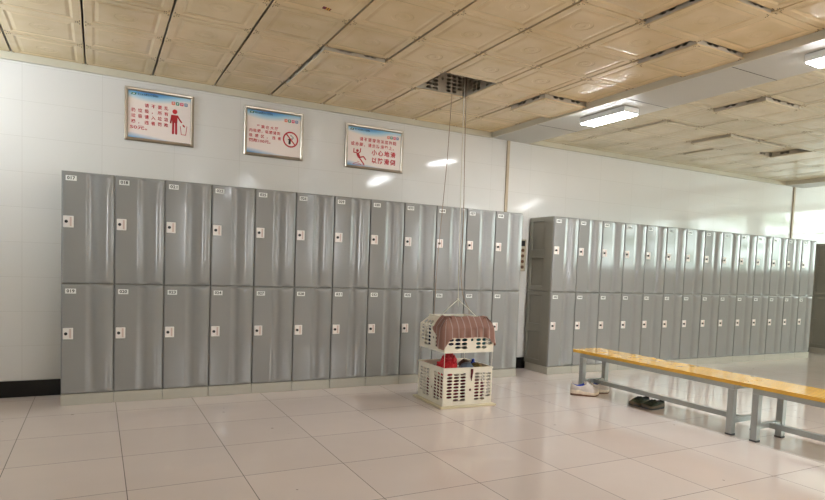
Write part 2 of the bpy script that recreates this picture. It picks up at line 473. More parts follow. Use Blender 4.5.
def crate_bm(w, z0, z1, taper_from=None, inset=0, nrow=10, bot=.10, floor=True, rng=None, seg=8, lip=True):
    bm = NB(); h = w / 2
    def ins(z):
        if taper_from is None or z < taper_from: return 0
        return inset * (z - taper_from) / (z1 - taper_from)
    cols = [0, .06, .195, .33, .465, .52, .58, .625, .745, .865, .985, 1]
    top = .90
    rows = [0] + [bot + (top - bot) * k / nrow for k in range(nrow + 1)] + [1]
    if taper_from is not None:
        tf = (taper_from - z0) / (z1 - z0)
        rows = sorted(set(round(r, 4) for r in rows))
        k = min(range(len(rows)), key=lambda q: abs(rows[q] - tf)); rows[k] = tf
    holes = set()
    for i in (1, 2, 3, 7, 8, 9):
        for j in range(1, nrow + 1): holes.add((i, j))
    holes.add((5, nrow // 2)); 
    holes.discard((1, 1)); holes.discard((9, 1))
    for side in range(4):
        ca, sa = [(1, 0), (0, 1), (-1, 0), (0, -1)][side]
        def fn(u, v, d, ca=ca, sa=sa):
            z = z0 + v * (z1 - z0); k = ins(z); hh = h - k
            lx = -hh + u * 2 * hh; ly = -hh + d
            lx = max(-hh + d, min(hh - d, lx)) if d else lx
            return (lx * ca - ly * sa, lx * sa + ly * ca, z)
        perf_panel(bm, fn, cols, rows, holes, .006)
    if floor: bx(bm, -h + .007, h - .007, -h + .007, h - .007, z0 + .001, z0 + .008)
    if lip:
        k = h - (inset if taper_from is not None else 0)
        for (a, bb, c, d) in ((-k - .004, k + .004, -k - .004, -k + .012), (-k - .004, k + .004, k - .012, k + .004), (-k - .004, -k + .012, -k + .012, k - .012), (k - .012, k + .004, -k + .012, k - .012)):
            bx(bm, a, bb, c, d, z1 - .004, z1 + .012)
    return bm

def ring_quad(bm, hx0, hy0, z0, hx1, hy1, z1, mi=0):
    a = [bm.verts.new((sx * hx0, sy * hy0, z0)) for sx, sy in ((-1, -1), (1, -1), (1, 1), (-1, 1))]
    c = [bm.verts.new((sx * hx1, sy * hy1, z1)) for sx, sy in ((-1, -1), (1, -1), (1, 1), (-1, 1))]
    for k in range(4):
        f = bm.faces.new((a[k], a[(k + 1) % 4], c[(k + 1) % 4], c[k])); f.material_index = mi

def base_plate_bm(hx, hy, th=.016, clips=True):
    """moulded square plate seen from below, bottom flange at z = 0"""
    bm = NB()
    ring_quad(bm, hx, hy, th, hx, hy, .002)
    ring_quad(bm, hx, hy, .002, hx - .003, hy - .003, 0)
    prof = [(.003, 0), (.050, 0), (.062, .004), (.068, .005), (.088, .0015), (.092, .001)]
    for (a, za), (c, zc) in zip(prof, prof[1:]): ring_quad(bm, hx - a, hy - a, za, hx - c, hy - c, zc)
    # inner field with round centre dimple: square -> circle
    n = 32; q = .092; H0, H1 = hx - q, hy - q
    outer = []
    for k in range(n):
        t = 2 * PI * k / n + PI / 4
        c, s = math.cos(t), math.sin(t); m = max(abs(c), abs(s))
        outer.append(bm.verts.new((c / m * H0, s / m * H1, .001)))
    prev = outer
    for r, z in ((.075, .001), (.07, .0024), (.05, .0024), (.045, .001), (.022, .001), (.018, .002)):
        cur = [bm.verts.new((r * math.cos(2 * PI * k / n + PI / 4), r * math.sin(2 * PI * k / n + PI / 4), z)) for k in range(n)]
        for k in range(n): bm.faces.new((prev[k], prev[(k + 1) % n], cur[(k + 1) % n], cur[k]))
        prev = cur
    bm.faces.new(prev)
    # top skin
    vs = [bm.verts.new((sx * hx, sy * hy, th)) for sx, sy in ((-1, -1), (1, -1), (1, 1), (-1, 1))]; bm.faces.new(vs)
    bmesh.ops.remove_doubles(bm, verts=bm.verts, dist=1e-5)
    if clips:
        for sx in (-1, 1):
            for sy in (-1, 1):
                for (cx_, cy_) in ((hx - .004, hy - .032), (hx - .032, hy - .004)):
                    for o in (-.006, .006):
                        if cx_ > cy_ : x, y = cx_ - .008, cy_ + o
                        else: x, y = cx_ + o, cy_ - .008
                        bx(bm, sx * x - .0025, sx * x + .0025, sy * y - .0025, sy * y + .0025, -.0025, .001, mi=1)
    return bm

plate_me = to_mesh('base_plate', base_plate_bm(CW / 2 - .0070, CH_ / 2 - .002, .009), [M['plate'], M['clip']])
plate2_me = plate_me.copy(); plate2_me.materials[0] = M['plate2']
crate_me = to_mesh('crate_body', crate_bm(.497, .009, .36, nrow=9, bot=.035), M['tanbody'])

ORD = ['zeroth', 'first', 'second', 'third', 'fourth', 'fifth', 'sixth', 'seventh', 'eighth', 'ninth', 'tenth', 'eleventh', 'twelfth', 'thirteenth', 'fourteenth']
LOW = {('L', 4, 1): (.034, .0, .0), ('L', 4, 2): (.034, 0, 0), ('L', 8, 2): (.045, 0, 0), ('L', 7, 6): (.03, 0, 0), ('L', 8, 5): (.035, 0, 0),
       ('R', 1, 4): (.04, 0, 0), ('R', 1, 2): (.02, 0, 0), ('R', 3, 2): (.03, 0, 0), ('R', 4, 2): (.03, 0, 0), ('R', 4, 1): (.015, 0, 0), ('R', 5, 2): (-.055, 0, 0), ('R', 3, 3): (.0, 0, 0)}
HOLE = ('L', 6, 2)
rnd = random.Random(5)
cb = NB()  # plain ceiling field where no basket is in view
def ceil_cell(x0, x1, y0, y1): bx(cb, x0, x1, y0, y1, ZC, ZC + .02)
for bay, xs0, n in (('L', -.627, 9), ('R', BX1, 10)):
    for i in range(-3 if bay == 'L' else 0, n):
        for j in range(0, 20):
            x0 = xs0 + CW * i; y0 = 5.923 - CH_ * j
            if y0 < Y0: continue
            if (bay, i, j) == HOLE: continue
            if not visible(x0, y0):
                ceil_cell(x0 + .003, min(x0 + CW - .003, 99), max(y0 - CH_ + .001, Y0), y0 - .001); continue
            dz = LOW.get((bay, i, j), (rnd.uniform(0, .003),))[0]
            low = dz > .01
            row = ORD[j + 1]; 
            if bay == 'L':
                colw = ORD[n - i] + ' column left of the beam'
            else:
                colw = ORD[i + 1] + ' column right of the beam'
            state = 'sagging tan ceiling basket' if low else 'flat tan ceiling basket'
            lab = '%s, %s row from wall, %s' % (state, row, colw)
            t = thing('ceiling_basket', lab, 'basket', (x0 + CW / 2 + rnd.uniform(-.0015, .0015), y0 - CH_ / 2, ZC - dz), 0, 'hanging baskets drawn up to form the ceiling')
            p = bpy.data.objects.new('base_plate', plate_me if bay == 'L' else plate2_me); link(p, t)
            c = bpy.data.objects.new('crate_body', crate_me); link(c, t)
            if low and dz < .09:
                t.rotation_euler = (rnd.uniform(-.006, .006), rnd.uniform(-.006, .006), 0)
            if (bay, i, j) == ('L', 3, 4):
                s = NB()
                for k in range(7):
                    bx(s, -.028 + .008 * k, -.028 + .008 * (k + 1), -.016 + .002 * k, .016 + .002 * k, -.0012, 0.0012, mi=1 if k in (3, 5) else 0)
                tag(obj('sticker', s, [M['maroon'], M['wood']], t, loc=(.06, .14, 0)), 'small maroon and yellow striped sticker')
o = struct('ceiling', cb, M['ceil'])

# ------------------------------------------------------------------ lockers
LW = .3783; LD = .445; LH = 1.872; ZM = .983; PZ = .09
def door_bm(w, h):
    bm = NB(); nu, nv = 40, 26
    us = [i / nu for i in range(nu + 1)]
    ks = [0, .004, .012, .022, .034, .05, .08] ; vs = ks + [.12 + .76 * k / (nv - 14) for k in range(nv - 13)] + [1 - k for k in ks[::-1]]
    P = []
    for v in vs:
        row = []
        for u in us:
            c = 0
            if u > .47:
                t = (u - .47) / .53
                if t < .36: c = -.010 * math.sin(PI * t / .36) ** .8 if t > 0 else 0
                else:
                    c = .009 * math.sin(PI * min(1, (t - .36) / .60))
                arch = .012 + .02 * math.sin(PI * min(1, t / .98))
                A = smooth_step(v / arch) * smooth_step((1 - v) / arch)
                c *= A
            edge = min(u * w, (1 - u) * w, v * h, (1 - v) * h)
            r = .004
            e = 0 if edge >= r else -(r - math.sqrt(max(0, r * r - (r - edge) ** 2)))
            row.append((u * w, -(c + e), v * h))
        P.append(row)
    rows = grid_surf(bm, P)
    # back skirt
    back = [[bm.verts.new((x, .016, z)) for (x, z) in ((0, 0), (w, 0), (w, h), (0, h))]][0]
    def side(line, a, c):
        vs_ = line
        for k in range(len(vs_) - 1): bm.faces.new((vs_[k], vs_[k + 1], back[c] if k >= (len(vs_) - 1) // 2 else back[a]))
        bm.faces.new((vs_[(len(vs_) - 1) // 2], back[c], back[a]))
    side(rows[0], 0, 1); side([r[-1] for r in rows], 1, 2); side(rows[-1][::-1], 2, 3); side([r[0] for r in rows][::-1], 3, 0)
    bm.faces.new(back)
    return bm
dw = LW - .006
door_up = to_mesh('door', door_bm(dw, LH - ZM - .008), M['locker'])
door_lo = to_mesh('door', door_bm(dw, ZM - PZ - .008), M['locker'])
for me in (door_up, door_lo): 
    for p in me.polygons: p.use_smooth = len(p.vertices) == 4 and p.area < .01 and True

def side_frame(bm, x, sgn, tiers, zofs=0):
    for (za, zb) in tiers:
        t = .014; xa, xb = (x - t, x) if sgn < 0 else (x, x + t)
        h = zb - za; ya, yb = .02, LD
        p0, p1 = ya + .15, yb - .05
        r1 = (za + .07 * h, za + .45 * h); r2 = (za + .56 * h, za + .94 * h)
        bx(bm, xa, xb, ya, p0, za, zb, bevel=.005); bx(bm, xa, xb, p1, yb, za, zb, bevel=.005)
        for (q0, q1) in ((za, r1[0]), (r1[1], r2[0]), (r2[1], zb)): bx(bm, xa, xb, p0 - .003, p1 + .003, q0, q1, bevel=.005)

def body_bm(frame_left):
    bm = NB()
    x0 = .0145 if frame_left else .0015
    bx(bm, x0, LW - .0015, .019, LD, PZ - .0, ZM - .002)
    bx(bm, x0, LW - .0015, .019, LD, ZM + .002, LH)
    bx(bm, x0 + .004, LW - .006, .03, LD - .01, ZM - .004, ZM + .004)
    if frame_left: side_frame(bm, x0, -1, ((PZ, ZM - .002), (ZM + .002, LH)))
    return bm
body_me = to_mesh('locker_body', body_bm(False), M['lockside'])
bodyf_me = to_mesh('locker_body', body_bm(True), M['lockside'])
b = NB(); bx(b, .001, LW - .001, .0, LD - .02, 0, PZ - .001, bevel=.003); plinth_me = to_mesh('plinth', b, M['plinth'])
b = NB(); bx(b, 0, .072, -.006, 0, 0, .092, bevel=.004); bx(b, .045, .058, -.0065, -.0055, .01, .083, mi=1); lock_me = to_mesh('lock_plate', b, [M['wplate'], M['redprint']])
b = NB(); cyl(b, (0, -.008, 0), .012, .012, 'y', 18); bx(b, -.003, .003, -.019, -.013, -.01, .01); knob_me = to_mesh('lock_knob', b, M['knob'])
b = NB(); bx(b, 0, .076, -.0015, 0, 0, .040, bevel=.0006, seg=1); tag_me = to_mesh('number_tag', b, M['tagwhite'])

def make_locker(x, y, up, lo, label, group, frame=False):
    t = thing('locker_unit', label, 'locker', (x, y, 0), 0, group)
    put_mesh('locker_body', bodyf_me if frame else body_me, t, (0, 0, 0))
    put_mesh('plinth', plinth_me, t, (0, 0, 0))
    for me, z, kz, nz, num in ((door_up, ZM + .004, 1.428, 1.797, up), (door_lo, PZ + .004, .536, .903, lo)):
        d = put_mesh('door', me, t, (.003, 0, z))
        l = put_mesh('lock_plate', lock_me, d, (.012, 0, kz - z))
        k = put_mesh('lock_knob', knob_me, d, (.033, -.006, kz - z + .046))
        n = put_mesh('number_tag', tag_me, d, (.027, 0, nz - z))
        if num: put_mesh('number', text_mesh(num, .034, 'ink', .0008, .056), d, (.027 + .038, -.0022, nz - z + .02))
    return t

R1X, R1Y = -.255, 5.482
nums = []
n = 17
while len(nums) < 26:
    nums += [(n, n + 2), (n + 1, n + 3)]; n += 4
for k in range(12):
    u, l = nums[k]
    make_locker(R1X + LW * k, R1Y, '%03d' % u, '%03d' % l, 'grey two-door locker column numbered %03d above and %03d below' % (u, l), 'lockers in the long front row', False)
R2X, R2Y = 4.722, 5.455
LW2 = .3848
for k in range(14):
    u, l = nums[12 + k]
    if k == 0: pos = 'nearest column of the right-hand row, its moulded side panel showing'
    elif k == 13: pos = 'last column at the far right end of the right-hand row'
    else: pos = '%s column from the left in the right-hand row behind the bench' % ORD[k + 1]
    t = make_locker(R2X + LW2 * k, R2Y, '%03d' % u, '%03d' % l, 'grey glossy two-door locker, ' + pos, 'lockers in the right-hand row', k == 0)
    t.scale = (LW2 / LW, 1, 1)
make_locker(10.93, 5.47, None, None, 'dark grey-brown locker side at the right edge of the view, beyond the right-hand row', 'lockers beyond the right-hand row', True)

# ------------------------------------------------------------------ signs
def stroke(bm, pts, w, mi=0, y=0, th=.0008):
    """flat thick line with round ends in x-z"""
    for (x0, z0), (x1, z1) in zip(pts, pts[1:]):
        d = Vector((x1 - x0, z1 - z0)); L = d.length; d /= L; nn = Vector((-d.y, d.x)) * w / 2
        a = [(x0 + nn.x, z0 + nn.y), (x0 - nn.x, z0 - nn.y), (x1 - nn.x, z1 - nn.y), (x1 + nn.x, z1 + nn.y)]
        vf = [bm.verts.new((p[0], y - th, p[1])) for p in a]; vb = [bm.verts.new((p[0], y, p[1])) for p in a]
        f = bm.faces.new(vf); f.material_index = mi
        for k in range(4): bm.faces.new((vf[k], vf[(k + 1) % 4], vb[(k + 1) % 4], vb[k])).material_index = mi
    for (x, z) in pts: disc(bm, x, z, w / 2, mi, y, th)

def disc(bm, x, z, r, mi=0, y=0, th=.0008, n=20, rin=0):
    o = [bm.verts.new((x + r * math.cos(2 * PI * k / n), y - th, z + r * math.sin(2 * PI * k / n))) for k in range(n)]
    ob = [bm.verts.new((v.co.x, y, v.co.z)) for v in o]
    for k in range(n): bm.faces.new((o[k], o[(k + 1) % n], ob[(k + 1) % n], ob[k])).material_index = mi
    if rin:
        i = [bm.verts.new((x + rin * math.cos(2 * PI * k / n), y - th, z + rin * math.sin(2 * PI * k / n))) for k in range(n)]
        for k in range(n): bm.faces.new((o[k], o[(k + 1) % n], i[(k + 1) % n], i[k])).material_index = mi
    else: bm.faces.new(o).material_index = mi

def poly(bm, pts, mi=0, y=0, th=.0008):
    vf = [bm.verts.new((p[0], y - th, p[1])) for p in pts]; vb = [bm.verts.new((p[0], y, p[1])) for p in pts]
    bm.faces.new(vf).material_index = mi
    for k in range(len(pts)): bm.faces.new((vf[k], vf[(k + 1) % len(pts)], vb[(k + 1) % len(pts)], vb[k])).material_index = mi

def shifted(fn, dx, dz, k=1):
    def go(g, y):
        fn(g, y); bmesh.ops.scale(g, verts=g.verts, vec=(k, 1, k)); bmesh.ops.translate(g, verts=g.verts, vec=(dx, 0, dz))
    return go

def make_sign(xc, zc, w, h, lines, picto, label):
    t = thing('wall_sign', label, 'sign', (xc, WY - .001, zc), 0, 'framed notices above the lockers')
    t.location.y = WY - .002
    fw = .03
    b = NB(); W, H = w / 2, h / 2
    # mitred frame with a raised profile
    prof = [(0, 0), (0, -.018), (.006, -.024), (.020, -.022), (fw - .003, -.014), (fw, -.006)]
    for (a, ya), (c, yc) in zip(prof, prof[1:]):
        ra = [b.verts.new((sx * (W - a), ya, sz * (H - a))) for sx, sz in ((-1, -1), (1, -1), (1, 1), (-1, 1))]
        rc = [b.verts.new((sx * (W - c), yc, sz * (H - c))) for sx, sz in ((-1, -1), (1, -1), (1, 1), (-1, 1))]
        for k in range(4): b.faces.new((ra[k], ra[(k + 1) % 4], rc[(k + 1) % 4], rc[k]))
    bmesh.ops.remove_doubles(b, verts=b.verts, dist=1e-5)
    obj('sign_frame', b, M['alu'], t)
    b = NB(); bx(b, -W + .012, W - .012, -.0065, -.001, -H + .012, H - .012); p = obj('poster', b, M['poster'], t)
    py = -.0067
    # header
    lg = NB(); poly(lg, [(-W + .05, H - .062), (-W + .088, H - .062), (-W + .097, H - .043), (-W + .059, H - .043)], y=py)
    poly(lg, [(-W + .062, H - .056), (-W + .080, H - .056), (-W + .084, H - .049), (-W + .066, H - .049)], mi=1, y=py - .0004)
    obj('header_logo', lg, [M['green_logo'], M['wink']], p)
    put_mesh('header_lettering', text_mesh('职工浴池更衣大厅管理处', .020, 'ink', 0, .17), p, (-W + .19, py - .0006, H - .052))
    for k, (c, ch) in enumerate(zip(('or_', 'gr_', 'pk_', 'gb_'), '温馨提示')):
        sx = W - .178 + k * .036
        sq = NB(); poly(sq, [(-.015, -.011), (-.011, -.015), (.011, -.015), (.015, -.011), (.015, .011), (.011, .015), (-.011, .015), (-.015, .011)], y=0); q = obj('tip_square', sq, M['sq' + c], p, loc=(sx, py, H - .088))
        put_mesh('tip_character', text_mesh(ch, .017, 'wink'), q, (0, -.0014, 0))
    for (s, x, z, size, wid, bold) in lines:
        put_mesh('lettering', text_mesh(s, size, 'red', bold, wid), p, (x, py - .0006, z))
    g = NB(); picto(g, py); tag(obj('pictogram', g, [M['red'], M['ink'], M['wink']], p))
    return t

def picto_bin(g, y):
    disc(g, .155, .070, .021, y=y)
    poly(g, [(.128, .040), (.180, .040), (.176, -.03), (.132, -.03)], y=y)
    stroke(g, [(.130, .034), (.122, -.02), (.120, -.032)], .013, y=y)
    stroke(g, [(.178, .034), (.196, .002), (.212, -.018)], .013, y=y)
    stroke(g, [(.143, -.02), (.141, -.125)], .018, y=y); stroke(g, [(.166, -.02), (.168, -.125)], .018, y=y)
    stroke(g, [(.203, -.055), (.212, -.128), (.250, -.128), (.260, -.05)], .005, y=y)
    poly(g, [(.222, -.048), (.232, -.038), (.242, -.048), (.232, -.058)], y=y); stroke(g, [(.225, -.04), (.239, -.056)], .008, y=y)
def picto_smoke(g, y):
    disc(g, .165, -.035, .078, y=y, rin=.064, n=36)
    stroke(g, [(.125, .012), (.208, -.082)], .012, y=y - .0006)
    stroke(g, [(.155, -.072), (.158, -.040)], .022, mi=1, y=y); stroke(g, [(.142, -.036), (.172, -.028)], .010, mi=1, y=y)
    stroke(g, [(.160, .002), (.172, .006), (.178, -.004), (.19, -.006), (.196, -.022)], .004, mi=1, y=y)
    stroke(g, [(.182, -.016), (.186, -.034)], .005, mi=1, y=y)
def picto_slip(g, y):
    disc(g, -.142, -.015, .018, y=y)
    stroke(g, [(-.188, .004), (-.190, -.040), (-.150, -.040)], .012, y=y)
    stroke(g, [(-.100, .014), (-.104, -.026), (-.128, -.044)], .012, y=y)
    poly(g, [(-.158, -.034), (-.120, -.046), (-.098, -.092), (-.128, -.104), (-.150, -.070)], y=y)
    stroke(g, [(-.106, -.092), (-.060, -.078), (-.030, -.112)], .015, y=y)
    stroke(g, [(-.112, -.100), (-.078, -.140), (-.052, -.172)], .015, y=y)
    stroke(g, [(-.190, -.172), (-.150, -.160), (-.120, -.166), (-.090, -.176)], .005, y=y); stroke(g, [(-.200, -.180), (-.04, -.182)], .004, y=y)
    stroke(g, [(-.140, -.140), (-.128, -.148), (-.115, -.142)], .004, y=y)

def ln(s, n_indent, x0, z, cw, size, bold=.0006):
    """a line of n characters at pitch cw"""
    n = len(s); out = []
    for i, ch in enumerate(s):
        if ch in ' \u3000': continue
        out.append((ch, x0 + (i + n_indent) * cw, z, size, None, bold))
    return out
L1 = ln('请不要乱', 2, -.215, .086, .062, .036) + ln('扔垃圾，所有', 0, -.215, .036, .062, .036) + ln('垃圾请入垃圾', 0, -.215, -.014, .062, .036) + ln('桶，违者罚款', 0, -.215, -.064, .062, .036) + [('50元。', -.165, -.114, .038, .14, .0006)]
L1 = [(a, x * .87 - .03, z, s, w, bd) for (a, x, z, s, w, bd) in L1]
L2 = ln('严禁在大厅', 1.6, -.225, .050, .046, .034) + ln('内吸烟，吸烟请到', 0, -.225, .006, .040, .034) + ln('吸烟区，违者', 0, -.225, -.042, .058, .034) + [('罚款100元。', -.135, -.088, .036, .21, .0006)]
L2 = [(a, x * .96 - .01, z, s, w, bd) for (a, x, z, s, w, bd) in L2]
L3 = ln('请不要穿泡沫底拖鞋', 1, -.195, .080, .050, .042) + ln('或赤脚，请走防滑垫上。', 0, -.245, .024, .050, .042) + ln('小心地滑', 0, .012, -.046, .076, .062, .0017) + ln('以防滑倒', 0, .012, -.128, .076, .064, .0017)
L3 = [(a, x * .97 - .015, z, s, w, bd) for (a, x, z, s, w, bd) in L3]
make_sign(.490, 2.474, .578, .463, L1, shifted(picto_bin, -.030, 0), 'framed notice with a red person beside a litter bin, leftmost on the wall')
make_sign(1.527, 2.469, .585, .466, L2, picto_smoke, 'framed notice with a red no-smoking circle, middle of the wall notices')
make_sign(2.607, 2.458, .672, .455, L3, shifted(picto_slip, -.075, -.030, .86), 'framed notice with a red slipping figure, rightmost of the wall notices')

# ------------------------------------------------------------------ socket strip between the rows
t = thing('socket_strip', 'narrow beige strip with black switch and four brown buttons on wall between locker rows', 'switch panel', (4.555, WY - .001, 1.215))
b = NB(); bx(b, 0, .11, -.05, -.001, 0, .39, bevel=.006); obj('strip_body', b, M['socket'], t)
b = NB(); bx(b, .022, .085, -.058, -.049, .305, .372, bevel=.003); obj('switch', b, M['knob'], t)
for z in (.05, .118, .186, .255):
    b = NB(); cyl(b, (.055, -.054, z), .020, .012, 'y', 18); obj('button', b, M['brownk'], t)

# ------------------------------------------------------------------ lamps under the beam
def lamp(x, y, rz, z, L, W, label, grp='batten lamps under the ceiling beam'):
    t = thing('ceiling_lamp', label, 'lamp', (x, y, z), rz, grp)
    b = NB(); bx(b, -W / 2, W / 2, -L / 2, L / 2, -.055, 0, bevel=.008, seg=3); obj('lamp_housing', b, M['lamp'], t)
    b = NB(); bx(b, -W / 2 + .008, W / 2 - .008, -L / 2 + .01, L / 2 - .01, -.063, -.054, bevel=.003); obj('diffuser', b, M['lampglow'], t)
    return t
for y, lb in ((4.35, 'lit white batten lamp under the beam, nearer the wall, wholly in view'), (2.19, 'lit white batten lamp under the beam, cut by the right edge of the photo'), (-1.95, 'lit white batten lamp under the beam, behind the viewer')):
    lamp(4.37, y, 0, 2.771, .58, .19, lb)
for x, y, lb in ((2.75, -1.1, 'lit white batten lamp on the middle of the ceiling behind the viewer'), (2.75, -3.2, 'lit white batten lamp on the ceiling nearest the wall behind the viewer'), (8.9, .6, 'lit white batten lamp on the right bay of the ceiling'), (8.9, -2., 'lit white batten lamp on the far right bay of the ceiling behind')):
    lamp(x, y, 0, ZC - .001, .58, .19, lb, 'batten lamps on the ceiling out of view')

# ------------------------------------------------------------------ lowered basket
BC = (2.917, 4.66)
t = thing('hanging_basket', 'lowered cream two-tier plastic basket hanging on cords and standing on the floor', 'basket', (BC[0], BC[1], 0))
b = base_plate_bm(.27, .27, .016, False)
for v in b.verts: v.co.z = .018 - v.co.z
obj('base_plate', b, M['creamd'], t)
obj('lower_crate', crate_bm(.475, .019, .338, nrow=9), M['cream'], t)
obj('upper_crate', crate_bm(.475, .482, .775, taper_from=.70, inset=.06, nrow=7), M['cream'], t)
for sx in (-1, 1):
    for sy in (-1, 1):
        b = NB(); tube(b, [(sx * .232, sy * .232, .345), (sx * .232, sy * .232, .485)], .0022, 6); obj('corner_cord', b, M['cordw'], t)
AP = (0, -.01, .935)
b = NB(); tube(b, [AP, (-.01, 0, 1.8), (-.025, .0, 3.38)], .0035, 6)
tube(b, [(-.175, -.02, .785), (-.09, -.02, .865), AP], .0035, 6); tube(b, [(.19, 0, .785), (.095, -.01, .862), AP], .0035, 6)
cyl(b, AP, .009, .02, 'z', 10); tube(b, [AP, (.004, -.01, .90), (.0, -.014, .87)], .0025, 6)
tag(obj('hanging_cord', b, M['cordw'], t), 'white cord tied to the rim of the upper crate')
b = NB(); tube(b, [(-.175, .1, .785), (-.165, .09, 1.3), (-.13, .05, 2.2), (-.10, .03, 3.38)], .0026, 6); tag(obj('side_cord', b, M['cordb'], t), 'thin brown cord')
b = NB(); tube(b, [(.185, .1, .785), (.18, .1, .84), (.15, .1, .89), (.10, .09, .98), (.07, .08, 1.15), (.06, .06, 1.7), (.0, .03, 3.38)], .0030, 6); tag(obj('side_cord', b, M['cordb'], t), 'thin brown cord, bent near its lower end')

# contents
def blob(name, c, r, seed, amp, m, label, cat, sub=4, freq=9, boxy=0):
    bm = NB(); bmesh.ops.create_icosphere(bm, subdivisions=sub, radius=1)
    off = Vector((seed * 3.1, seed * 1.7, seed * .9))
    for v in bm.verts:
        d = v.co.normalized()
        n = noise.noise(d * 1.6 + off) * .6 + abs(noise.noise(d * freq * .35 + off)) * .6 - .15 + noise.noise(d * freq + off) * .15
        k = 1 + amp * n
        if boxy: d = d / (abs(d.x) ** 5 + abs(d.y) ** 5 + abs(d.z) ** 5) ** .2
        v.co = Vector((d.x * r[0] * k, d.y * r[1] * k, max(-r[2], d.z * r[2] * k)))
    o = obj(name, bm, m, smooth=True)
    o.location = c
    return tag(o, label, cat)
bxc, byc = BC
blob('red_cloth', (bxc - .12, byc - .07, .32), (.08, .09, .075), 2, .5, M['redcloth'], 'crumpled bright red cloth at the left of the lower crate', 'cloth', sub=5)
blob('red_cloth', (bxc + .0, byc + .11, .335), (.07, .065, .10), 7, .5, M['redcloth'], 'peaked bright red cloth behind, near the middle of the lower crate', 'cloth', sub=5)
blob('cloth_bundle', (bxc + .045, byc - .13, .325), (.06, .06, .055), 4, .25, M['bluegrey'], 'rounded blue-grey bundle at the front of the lower crate', 'bundle')
blob('cloth_bundle', (bxc + .15, byc + .09, .31), (.04, .08, .05), 9, .4, M['brownc'], 'crumpled brown cloth in the middle right of the lower crate', 'bundle')
blob('cloth_bundle', (bxc + .155, byc - .10, .32), (.05, .07, .045), 11, .4, M['mustard'], 'mustard patterned cloth at the right of the lower crate', 'bundle')
b = NB(); tube(b, [(0, 0, 0), (0, 0, .05), (0, 0, .062), (0, 0, .066), (0, 0, .084)], [.02, .02, .012, .014, .012], 14)
tag(obj('bottle', b, M['blue'], loc=(bxc + .185, byc + .0, .30)), 'small bright blue bottle top poking up at the right of the lower crate', 'bottle')
for (nm, c, r, s, m, lb) in (
        ('folded_clothes', (bxc - .117, byc, .125), (.097, .195, .090), 21, 'maroon', 'dark maroon clothes packed low in the left of the lower crate'),
        ('folded_clothes', (bxc + .117, byc, .125), (.097, .195, .090), 22, 'maroon', 'dark maroon clothes packed low in the right of the lower crate'),
        ('folded_clothes', (bxc - .115, byc, .59), (.097, .195, .088), 23, 'navy', 'navy clothes in the left of the upper crate'),
        ('folded_clothes', (bxc + .115, byc, .58), (.097, .195, .075), 24, 'teal', 'teal clothes in the right of the upper crate')):
    blob(nm, c, r, s, .10, M[m], lb, 'clothes', boxy=1)
b = NB()
P = []
for k in range(9):
    q = k / 8; wd = .012 * (1 - .35 * q) * (1 if q < .85 else .5)
    P.append([(-wd, -.001 - .004 * math.sin(q * 6), -q * .105), (0, -.006 - .004 * math.sin(q * 6), -q * .105), (wd, -.001 - .004 * math.sin(q * 6), -q * .105)])
grid_surf(b, P); bmesh.ops.solidify(b, geom=b.faces, thickness=.003)
tag(obj('cloth_strap', b, M['maroon'], loc=(bxc + .03, byc - .2435, .338), smooth=True), 'short dark red strap hanging over the front rim of lower crate', 'strap')

